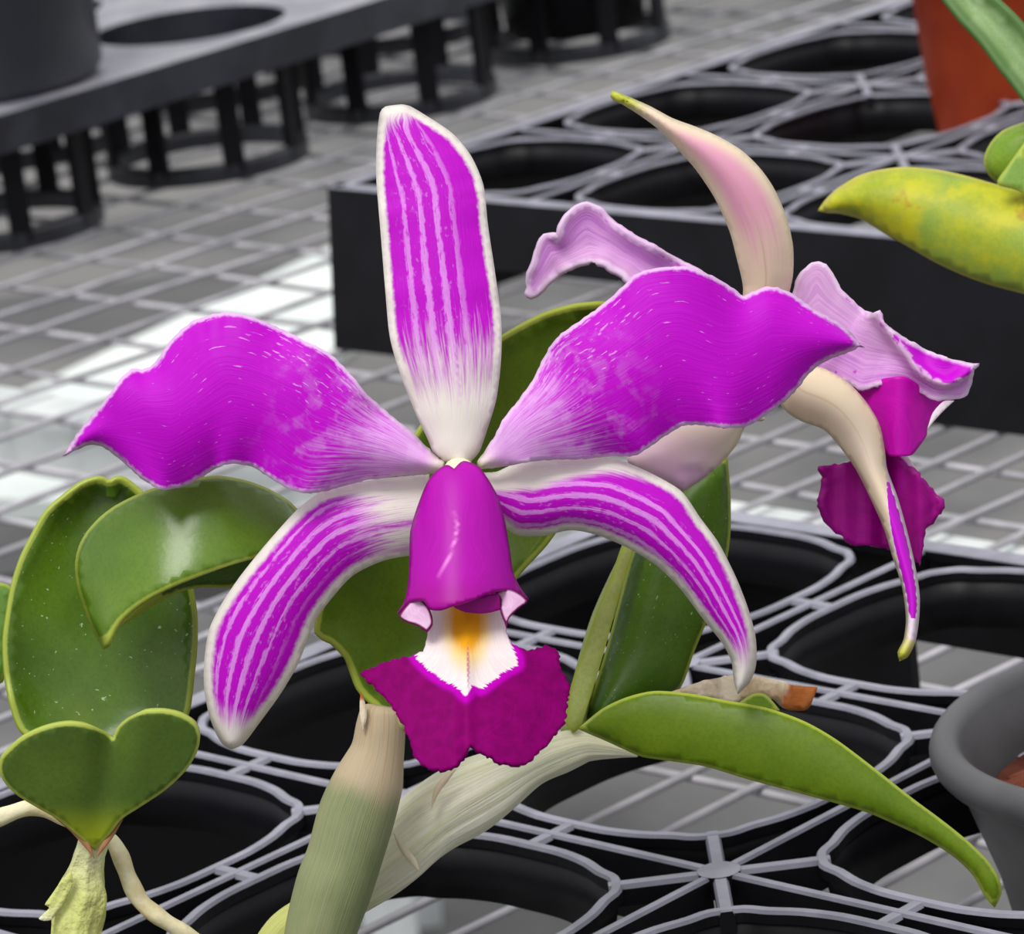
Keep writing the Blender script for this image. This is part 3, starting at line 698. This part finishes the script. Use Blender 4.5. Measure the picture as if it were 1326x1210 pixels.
TH = catmull([(545, 770), (552, 817), (549, 836), (538, 849), (548, 862), (562, 874), (578, 884), (592, 890), (603, 902), (612, 888), (622, 893), (636, 884), (655, 870), (671, 860), (663, 838), (656, 817), (652, 770)], 4)
def thr(c):
    q2 = np.stack([c.x, c.y], -1); d = seg_dist(q2, TH, True)[0]; s = np.where(inside(q2, TH), 1, -1)
    return np.clip(.5 + s * d / 26, 0, 1)
fl_ = sheet('lip_blade', lobe_cols, lobe_colr,
      lambda c: -1.15 - 1.5 * np.clip((c.y - 780) / 220, 0, 1) + .5 * ((c.x - 602) / 130) ** 2 + .8 * np.clip((850 - c.y) / 80, 0, 1) + .10 * nz(c.x / 40 + 2) * np.clip((c.y - 880) / 90, 0, 1) - .12 * np.exp(-((c.x - 604) / 10) ** 2), M_LOBE, lip, 4, thick=.8, jag=2.0,
      mid=[(600, 770), (604, 880), (607, 975)], paint=thr,
      extra={'yellow': lambda c: np.exp(-((c.x - 605) / 29) ** 2) * np.clip((890 - c.y) / 70, 0, 1), 'crease': lambda c: np.exp(-((c.x - 605 - (c.y - 800) * .02) / 3.2) ** 2) * np.clip((c.y - 790) / 60, 0, 1) * np.clip((960 - c.y) / 90, 0, 1)})
fl_['label'] = 'crimson purple lobed blade with yellow and cream throat'
i1 = sheet('side_lobe', [(531, 779), (523, 788), (517, 799), (527, 806), (540, 810), (553, 818)], [(531, 779), (545, 777), (553, 785), (558, 795), (560, 808), (553, 818)], lambda c: -1.25 - .3 * c.u, M_INNER, lip, 3.5, thick=.5)
i2 = sheet('side_lobe', [(640, 767), (647, 775), (648, 790), (652, 802), (656, 812)], [(640, 767), (660, 763), (676, 771), (683, 780), (672, 788), (660, 800), (656, 812)], lambda c: -1.15 - .3 * c.u, M_INNER, lip, 3.5, thick=.5)
i3 = sheet('inner_flap', [(582, 781), (590, 788), (602, 793), (620, 795), (634, 794), (648, 790)], [(582, 781), (600, 774), (622, 772), (645, 770), (648, 790)], lambda c: -1.35, M_FLAP, lip, 4, thick=.5)
tube('column', [P(594, 606, .4), P(596, 640, .0), P(600, 690, -.3)], [.0024, .0030, .0028], mat('cream_column', (.86, .80, .52), .5, .2), fa, 16)
# flower stalk behind
M_STALK = mat('pale_green_stalk', mottled((.30, .38, .08), (.42, .48, .16), 60), .5, .3)
tube('flower_stalk', [P(596, 604, .7), P(598, 680, 1.0), P(600, 790, 1.3), P(585, 890, 1.5), P(530, 925, 1.5), P(500, 950, 1.6)], [.0022, .0020, .0019, .0019, .002, .002], M_STALK, orchid, 12)

# second flower, side-on behind the first
fb = part('flower', (985, 430), 3.2, orchid, 'second flower turned away, behind the right petal')
s = sheet('sepal', [(960, 400), (962, 371), (953, 331), (944, 298), (925, 256), (901, 220), (877, 193), (853, 168), (829, 150), (805, 135), (795, 131), (790, 124)],
      [(1016, 404), (1022, 380), (1027, 355), (1027, 319), (1019, 283), (1004, 247), (986, 220), (962, 196), (931, 177), (901, 164), (871, 153), (841, 137), (802, 120), (793, 118), (790, 124)],
      lambda c: 3.2 - .8 * c.u - 1.5 * c.u * (1 - c.u) + cup(c, .45), M_BACK, fb, 6)
s['label'] = 'cream and pink sepal with green tip'
def band(pts, w):
    pc_ = catmull(pts, 4)
    return lambda c: np.clip(1.5 - seg_dist(np.stack([c.x, c.y], -1), pc_)[0] / w, 0, 1)
s = sheet('petal', [(960, 430), (900, 400), (840, 380), (811, 361), (808, 356), (793, 349), (781, 341), (760, 340), (738, 346), (720, 357), (705, 370), (693, 382), (684, 381), (683, 372)],
      [(970, 400), (930, 370), (892, 345), (853, 325), (823, 310), (793, 289), (778, 272), (760, 264), (747, 268), (732, 283), (725, 298), (722, 309), (710, 303), (700, 310), (694, 328), (690, 346), (684, 360), (683, 372)],
      lambda c: 3.3 + .6 * c.u + .25 * nz(c.u * 9) * abs(2 * c.v - 1) + cup(c, -.2), M_PETAL2, fb, 6, jag=.6,
      paint=band([(781, 274), (823, 308), (853, 323), (900, 348)], 6), extra={'pale': lambda c: np.clip(1 - c.v * 1.5, 0, 1)})
s['label'] = 'lilac back of the left petal, curling downward'
pink_line = [(1089, 376), (1108, 394), (1122, 406)]
polyR = catmull([(1134, 406), (1151, 423), (1180, 442), (1209, 457), (1237, 466), (1261, 471), (1262, 482), (1235, 494), (1215, 493), (1196, 481), (1175, 455), (1150, 430)], 4, closed=True)
def pm(c):
    q2 = np.stack([c.x, c.y], -1); d = seg_dist(q2, polyR, True)[0]; s_ = np.where(inside(q2, polyR), 1, -1)
    m = np.clip(.5 + s_ * (d - 2) / 14, 0, 1)
    spots = np.exp(-((c.y - 482 - (c.x - 1110) * .1) / 9) ** 2) * np.clip((1165 - c.x) / 40, 0, 1) * (.35 + .25 * nz(c.x / 4.5))
    l = np.clip(1.4 - seg_dist(q2, catmull(pink_line, 3))[0] / 3.5, 0, 1)
    return np.maximum(np.maximum(m, spots), l)
foldl = catmull([(1134, 406), (1150, 428), (1172, 458), (1194, 484), (1223, 497), (1245, 488), (1262, 476)], 4)
s = sheet('petal', [(1000, 470), (1060, 480), (1098, 497), (1117, 505), (1146, 497), (1170, 496), (1189, 507), (1209, 518), (1237, 517), (1252, 512), (1260, 490), (1262, 471)],
      [(1000, 400), (1026, 380), (1031, 361), (1043, 346), (1055, 339), (1069, 342), (1079, 354), (1089, 373), (1108, 392), (1125, 407), (1134, 405), (1151, 423), (1180, 442), (1209, 457), (1237, 466), (1262, 471)],
      lambda c: 3.6 - 1.0 * c.u + .22 * nz(c.u * 8) * abs(2 * c.v - 1) - .35 * np.exp(-(seg_dist(np.stack([c.x, c.y], -1), foldl)[0] / 7) ** 2), M_PETAL2, fb, 5, jag=.6,
      paint=pm, extra={'pale': lambda c: np.maximum(np.exp(-(seg_dist(np.stack([c.x, c.y], -1), foldl)[0] / 4) ** 2) * 1.2, np.clip((c.v - .2), 0, .8))})
s['label'] = 'ruffled right petal folded over, lilac with magenta face'
s = sheet('sepal', [(1000, 500), (1014, 529), (1036, 545), (1067, 557), (1089, 581), (1108, 608), (1127, 646), (1144, 684), (1156, 723), (1168, 761), (1173, 800), (1170, 828), (1162, 845), (1165, 856)],
      [(1010, 470), (1050, 474), (1069, 478), (1098, 495), (1122, 521), (1139, 550), (1146, 584), (1149, 608), (1163, 646), (1175, 689), (1185, 732), (1191, 771), (1190, 804), (1185, 833), (1175, 852), (1165, 856)],
      lambda c: 2.6 - 1.3 * c.u + cup(c, .4), M_FRONT2, fb, 5,
      paint=lambda c: (lambda q2, pg: np.clip(.5 + np.where(inside(q2, pg), 1, -1) * seg_dist(q2, pg, True)[0] / 5, 0, 1))(np.stack([c.x, c.y], -1), catmull([(1149, 620), (1163, 662), (1174, 700), (1183, 745), (1187, 780), (1185, 802), (1179, 800), (1173, 765), (1163, 725), (1155, 690), (1150, 655)], 4, closed=True)),
      extra={'inner': lambda c: (lambda q2, pg: np.where(inside(q2, pg), 1., 0.))(np.stack([c.x, c.y], -1), np.array([(1147, 590), (1149, 650), (1153, 690), (1161, 725), (1170, 765), (1176, 802), (1178, 830), (1186, 830), (1205, 780), (1190, 690), (1165, 620)], float))})
s['label'] = 'long drooping cream sepal with green tip and magenta inner face'
s = sheet('sepal', [(975, 545), (930, 530), (880, 535), (835, 565), (812, 596), (840, 618), (885, 637)], [(990, 540), (966, 552), (955, 575), (935, 599), (911, 620), (885, 637)],
      lambda c: 2.4 + .3 * c.u + cup(c, .3), mat('cream_lilac_sepal_back', lambda g: g.mix(g.step(.2, .7, g.uv()[0] * .7 + (g.noise(g.obj(), 60) - .5) * .4), (.84, .76, .54), (.80, .52, .70)), .45, .2), fb, 7)
s['label'] = 'short cream sepal showing under the front petal'
lip2 = part('lip', (1150, 600), 2.6, fb)
sheet('lip_tube', [(1090, 490), (1105, 530), (1130, 570), (1150, 590), (1164, 591)], [(1090, 490), (1117, 498), (1146, 490), (1172, 488), (1192, 500), (1212, 514), (1234, 516), (1219, 528), (1202, 550), (1200, 564), (1190, 579), (1180, 590), (1164, 591)],
      lambda c: 3.3 - .7 * np.exp(-((c.x - 1165) / 35) ** 2), M_LIP2, lip2, 5, paint=lambda c: np.full(len(c.x), 1.))
sheet('lip_margin', [(1236, 519), (1222, 520), (1208, 535), (1201, 556)], [(1236, 519), (1222, 532), (1210, 545), (1201, 556)], 2.7, M_WHITE, lip2, 3, thick=.4)
sheet('lip_margin', [(1160, 588), (1172, 600), (1190, 622), (1200, 632)], [(1160, 588), (1172, 589), (1182, 600), (1192, 615), (1200, 632)], 3.2, M_WHITE, lip2, 3, thick=.4)
s = sheet('lip_blade', [(1120, 590), (1103, 598), (1085, 601), (1065, 605), (1070, 618), (1067, 631), (1063, 652), (1068, 668), (1080, 688), (1094, 698), (1109, 707), (1126, 706), (1150, 712), (1168, 712), (1190, 732)],
      [(1120, 590), (1147, 578), (1164, 592), (1182, 608), (1202, 626), (1215, 643), (1219, 658), (1211, 675), (1199, 687), (1196, 703), (1190, 732)],
      lambda c: 2.9 + .3 * nz(c.x / 22) + .2 * c.u, M_LIP2, lip2, 5, jag=1.5, paint=lambda c: .55 * np.exp(-((c.x - 1165) / 18) ** 2) * np.clip((700 - c.y) / 80, 0, 1))
tube('flower_stalk', [P(990, 440, 3.8), P(940, 520, 4.6), P(860, 640, 5.0), P(780, 800, 4.8), P(740, 950, 3.4)], [.0024, .002, .0019, .0019, .002], M_STALK, orchid, 12)

# leaves of the flowering growths
def lf(label, *a, **k):
    o = sheet('leaf', *a, **k); 
    if label: o['label'] = label
    return o
lf('broad green leaf standing behind the main flower', [(500, 922), (480, 905), (466, 889), (450, 850), (430, 830), (411, 818), (425, 760), (475, 660), (543, 558), (590, 490), (645, 442), (700, 412), (740, 400), (782, 396)],
   [(500, 922), (515, 932), (527, 940), (550, 915), (590, 870), (630, 810), (667, 747), (712, 696), (765, 610), (800, 520), (805, 440), (782, 396)],
   lambda c: 2.6 + 1.6 * c.u + cup(c, -.5)  , M_LEAF, orchid, step=12, thick=.9)
lf('dark green leaf behind the lower right sepal', [(752, 952), (765, 905), (785, 840), (805, 765), (818, 718), (845, 650), (880, 610), (915, 600), (942, 590)],
   [(752, 952), (800, 935), (850, 915), (882, 890), (900, 842), (925, 782), (940, 732), (946, 690), (946, 640), (942, 590)],
   lambda c: 3.2 + 1.2 * c.u + cup(c, .5), M_LEAFD, orchid, step=12, thick=.9)
lf('pale folded margin of the dark green leaf', [(742, 948), (734, 935), (739, 890), (755, 845), (772, 795), (792, 745), (806, 705), (830, 650)],
   [(742, 948), (752, 940), (765, 902), (782, 845), (800, 780), (820, 715), (838, 655), (830, 650)],
   lambda c: 2.9 + 1.2 * c.u, M_PALELEAF, orchid, step=9, thick=1.2)
lf('long arching green leaf reaching to the lower right', [(748, 944), (780, 918), (812, 903), (849, 895), (897, 899), (939, 907), (993, 917), (1041, 934), (1083, 958), (1131, 994), (1179, 1032), (1222, 1064), (1254, 1090), (1280, 1116), (1294, 1138), (1297, 1158), (1288, 1176)],
   [(748, 944), (765, 952), (780, 958), (817, 975), (833, 981), (860, 985), (913, 993), (966, 1009), (1025, 1025), (1073, 1038), (1121, 1052), (1152, 1065), (1195, 1085), (1232, 1108), (1259, 1133), (1276, 1163), (1288, 1176)],
   lambda c: 2.2 - 2.6 * c.u + 1.2 * c.u ** 2 + cup(c, .13), leaf_mat('long_green_leaf', (.095, .165, .003), (.13, .21, .004)), orchid, step=10, thick=.9)  # slightly yellower green for the long leaf
s = sheet('dried_sheath', [(868, 898), (904, 884), (943, 876), (972, 875), (1001, 880), (1029, 888), (1057, 890)], [(868, 898), (910, 905), (955, 910), (975, 900), (1000, 905), (1015, 918), (1046, 919), (1057, 890)],
      lambda c: 3.6 + .3 * nz(c.x / 14) * 1, M_PAPERD, orchid, step=7, thick=.6)
s['label'] = 'dry papery sheath with brown tip'
lf('curled yellow green scrap beside the dry sheath', [(955, 912), (975, 899), (992, 900), (1010, 920)], [(955, 912), (985, 925), (1010, 920)], 3.3, M_LIME, orchid, step=6, thick=1)

# pseudobulbs
def px_tube(name, cl, m, cmf, label=None, squash=None, **k):
    pts = [P(x, y, cm) for (x, y, w, cm) in cl]; rad = [w / F * (D0 + cm / 100) for (x, y, w, cm) in cl]
    o = tube(name, pts, rad, m, orchid, **k)
    if label: o['label'] = label
    return o
px_tube('pseudobulb', [(395, 1330, 40, 1.6), (414, 1212, 46, 1.6), (432, 1150, 50, 1.6), (446, 1110, 49, 1.6), (462, 1055, 50, 1.6), (478, 1010, 45, 1.6), (489, 972, 35, 1.6), (493, 940, 32, 1.6), (494, 922, 28, 1.6), (495, 915, 20, 1.6)], M_BULB, 1.6, 'fat grey green pseudobulb under the main flower', sides=40)
s = sheet('sheath_tip', [(470, 948), (466, 925), (466, 906), (467, 895)], [(470, 948), (475, 928), (472, 908), (467, 895)], 1.15, M_PAPERD, orchid, step=5, thick=.4)
ridge = lambda n, a: (lambda u, t: 1 + a * math.sin(n * t + 5 * u) + a * .7 * math.sin((n * 2 + 1) * t + 3 * math.sin(7 * u)) + .04 * math.sin(23 * u + 2 * t))
px_tube('pseudobulb', [(330, 1275, 26, 3.4), (372, 1208, 28, 3.4), (440, 1165, 32, 3.4), (508, 1105, 46, 3.4), (560, 1062, 47, 3.4), (610, 1032, 45, 3.4), (655, 1007, 38, 3.4), (692, 990, 27, 3.3), (725, 975, 26, 3.2), (760, 966, 20, 3.2), (800, 972, 10, 3.2), (826, 978, 3, 3.2)], M_PAPER, 3.4, 'leaning pseudobulb wrapped in a cream papery sheath', sides=48, ridge=ridge(7, .035), n=10)
sheet('sheath_fold', [(558, 1050), (562, 1022), (575, 1005), (592, 995)], [(558, 1050), (568, 1028), (580, 1012), (592, 995)], 2.45, M_PAPERD if False else mat('tan_sheath_fold', mottled((.70, .54, .36), (.78, .66, .48), 90), .7, .2), orchid, step=6, thick=.4)
sheet('sheath_fold', [(508, 1076), (517, 1100), (530, 1118), (544, 1130)], [(508, 1076), (524, 1096), (538, 1112), (544, 1130)], 2.5, mat('sheath_cuff', mottled((.72, .62, .40), (.80, .74, .56), 120), .7, .2), orchid, step=6, thick=.4)
# growth at the left
lf('dark oval leaf with pale scratches, at left', [(100, 985), (60, 965), (30, 945), (18, 915), (10, 880), (6, 836), (9, 803), (17, 759), (30, 721), (45, 692), (62, 664), (82, 647), (105, 630), (124, 623), (134, 624), (141, 630)],
   [(100, 985), (160, 975), (215, 955), (240, 925), (248, 873), (252, 836), (252, 798), (246, 761), (232, 715), (205, 670), (178, 638), (160, 624), (150, 623), (141, 630)],
   lambda c: 2.9 + .8 * c.u - .5 * (2 * c.v - 1) ** 2 + .3, M_OVAL, orchid, step=12, thick=.9)
lf('dark underside of the curled leaf', [(390, 672), (340, 690), (290, 720), (235, 745), (190, 775), (150, 815)], [(390, 672), (350, 735), (320, 752), (297, 761), (262, 761), (230, 768), (190, 790), (150, 815)],
   lambda c: 2.7, M_LEAFD, orchid, step=9, thick=1.0)
lf('glossy curled leaf with pointed tip, in front of the oval leaf', [(392, 668), (376, 650), (350, 634), (325, 624), (304, 619), (280, 616), (255, 619), (223, 626), (196, 633), (174, 642), (149, 655), (129, 670), (112, 689), (102, 707), (97, 729), (99, 756), (107, 783), (117, 811), (127, 830), (134, 842)],
   [(392, 668), (375, 695), (345, 717), (300, 731), (273, 740), (248, 749), (223, 759), (198, 771), (174, 786), (154, 804), (141, 823), (134, 842)],
   lambda c: 1.9 - .9 * np.sin(np.clip((392 - c.x) / 300, 0, 1) * 3.1) + .6 * (1 - c.v) ** 1.5 - .0025 * np.clip(c.y - 700, 0, 200), M_CURL, orchid, step=10, thick=.9,
   mid=[(385, 680), (300, 675), (220, 690), (160, 730), (135, 790), (134, 842)])
lf('heart shaped grey green leaf seen from below, lower left', [(123, 1102), (102, 1084), (75, 1062), (49, 1047), (23, 1031), (8, 1017), (0, 1003), (0, 984), (10, 972), (30, 955), (60, 942), (90, 937), (121, 942), (138, 949), (146, 957)],
   [(123, 1102), (143, 1080), (158, 1061), (181, 1046), (215, 1023), (241, 998), (255, 975), (259, 955), (253, 938), (234, 926), (211, 921), (185, 922), (165, 930), (152, 942), (146, 957)],
   lambda c: 1.2 - (1102 - c.y) / 160 * .9 + .35 * np.exp(-((c.x - (c.y * -.12 + 260)) / 22) ** 2) * np.clip((1102 - c.y) / 160, 0, 1), M_HEART, orchid, step=9, thick=1.1)
lf('blunt green leaf cut by the left edge of the photo', [(-70, 900), (-70, 820), (-60, 760), (-20, 752), (8, 757), (20, 765)], [(-70, 900), (-20, 893), (3, 884), (9, 850), (14, 805), (20, 765)], 3.6, M_YOUNG, orchid, step=12, thick=.9)
px_tube('pseudobulb', [(96, 1330, 30, 1.9), (98, 1210, 32, 1.8), (102, 1180, 33, 1.8), (108, 1150, 30, 1.8), (112, 1125, 22, 1.7), (117, 1105, 19, 1.6), (122, 1088, 20, 1.6), (124, 1078, 16, 1.6)], M_PAPER2, 1.8, 'crinkled yellow papery stem below the heart shaped leaf', sides=40, ridge=ridge(6, .07), n=10)
sheet('sheath_flake', [(92, 1128), (80, 1140), (66, 1160), (58, 1172), (64, 1176), (50, 1190), (56, 1193)], [(92, 1128), (94, 1145), (84, 1168), (74, 1182), (66, 1192), (56, 1193)], 1.3, M_PAPER2, orchid, step=5, thick=.4)
sheet('sheath_edge', [(66, 1056), (90, 1076), (110, 1098), (122, 1112)], [(66, 1056), (96, 1070), (115, 1092), (122, 1112)], 1.15, M_BROWNEDGE, orchid, step=4, thick=.5)
sheet('sheath_edge', [(160, 1060), (148, 1082), (135, 1100), (124, 1112)], [(160, 1060), (142, 1080), (130, 1096), (124, 1112)], 1.15, M_BROWNEDGE, orchid, step=4, thick=.5)
knob = lambda u, t: 1 + .06 * math.sin(40 * u) + .05 * math.sin(3 * t + 17 * u)
px_tube('root', [(118, 1090, 9, 2.2), (142, 1088, 10, 2.1), (155, 1108, 11, 2.1), (168, 1140, 11.5, 2.1), (183, 1168, 11.5, 2.1), (208, 1190, 11, 2.1), (250, 1215, 10, 2.2), (310, 1260, 9, 2.4)], M_ROOT, 2, 'cream aerial root bending right from the left stem', sides=16, ridge=knob, n=10)
px_tube('root', [(90, 1066, 7, 2.2), (60, 1052, 8, 2.2), (38, 1047, 10, 2.2), (14, 1054, 11, 2.2), (-10, 1064, 11, 2.2), (-60, 1100, 10, 2.2), (-70, 1200, 9, 2.2)], M_ROOT, 2, 'cream aerial root leaving at the left edge', sides=16, ridge=knob, n=10)
px_tube('rhizome', [(-70, 1365, 18, 1.9), (10, 1350, 20, 1.9), (96, 1330, 20, 1.9), (200, 1350, 22, 1.8), (330, 1345, 24, 1.8), (400, 1335, 26, 1.8)], M_BULB, 2, None, sides=16)
px_tube('rhizome', [(330, 1275, 20, 3.2), (370, 1320, 22, 2.4), (400, 1335, 22, 1.8)], M_BULB, 2, None, sides=16)

# ------------------------------------------------------------------ plant at the right, rooted in the grey bark pot
PR = (pcr[0], pcr[1], pcr[2] - .1 * S)
rp_ = thing('orchid_plant', 'yellowing orchid with a mottled leaf, growing from the grey bark pot at right', 'orchid', PR)
def rleaf(name, label, *a, **k):
    o = sheet(name, *a, **k)
    if label: o['label'] = label
    return o
RD = (np.linalg.norm((np.array(PR) - CAM) @ FV) - D0) * 100
rleaf('leaf', 'yellow green mottled leaf with brown spots', [(1480, 330), (1400, 400), (1326, 381), (1281, 369), (1245, 356), (1209, 339), (1173, 318), (1144, 302), (1116, 285), (1087, 277), (1070, 276), (1059, 273)],
   [(1480, 330), (1400, 272), (1326, 249), (1281, 236), (1245, 226), (1209, 219), (1173, 216), (1137, 220), (1108, 229), (1080, 247), (1066, 262), (1059, 273)],
   lambda c: RD + .5 + 3.0 * c.u + cup(c, .5), M_MOTTLED, rp_, step=12, thick=1.2)
rleaf('leaf', 'small lime green leaf curling above the mottled leaf', [(1400, 330), (1340, 262), (1296, 240), (1281, 228), (1274, 215), (1275, 200), (1283, 184), (1298, 169), (1326, 158), (1350, 154)], [(1400, 330), (1380, 250), (1372, 200), (1350, 154)],
   lambda c: RD + 2.6 + cup(c, .4), M_LIME, rp_, step=10, thick=.9)
rleaf('leaf', 'pale inner face of the small leaf', [(1390, 320), (1325, 250), (1292, 238), (1305, 215), (1330, 180)], [(1390, 320), (1350, 240), (1330, 210), (1330, 180)], RD + 1.7, leaf_mat('pale_lime_face', (.26, .44, .08), (.34, .50, .12)), rp_, step=8, thick=1)
rleaf('leaf', 'grey green strap leaf crossing the orange pot', [(1480, 330), (1400, 225), (1340, 140), (1299, 87), (1274, 54), (1245, 22), (1227, 0), (1200, -30)], [(1480, 330), (1430, 190), (1380, 110), (1326, 40), (1306, 18), (1284, -2), (1255, -28), (1200, -30)],
   lambda c: RD + 1.2 + 2 * c.u + cup(c, -.4), M_STRAP, rp_, step=14, thick=1.2)
rs = [(1480, 330, 30, RD), (1500, 480, 34, RD), (1520, 700, 40, RD), (1540, 960, 30, RD)]
tube('pseudobulb', [P(x, y, cm) for x, y, w, cm in rs], [w / F * (D0 + cm / 100) for x, y, w, cm in rs], M_BULB, rp_, 20)

# the flowering orchid's own pot, just below the picture
pp = np.array([-1.095 * S, 8.02 * S, TZ])
cp = thing('flower_pot', 'black pot of the flowering orchid, set in the nearest carry tray just below the picture', 'pot', tuple(pp))
RQ = .36 * S
lathe('pot_wall', [(0, -.60 * S), (RQ * .7, -.60 * S), (RQ * .98, -.04 * S), (RQ * 1.12, .02 * S), (RQ * 1.12, .07 * S), (RQ * 1.02, .07 * S), (RQ * .9, -.04 * S), (RQ * .64, -.56 * S), (0, -.56 * S)], M_CLAY, cp, loc=tuple(pp))
bark_bits((pp[0], pp[1], pp[2] - .04 * S), RQ * .8, 50, cp)
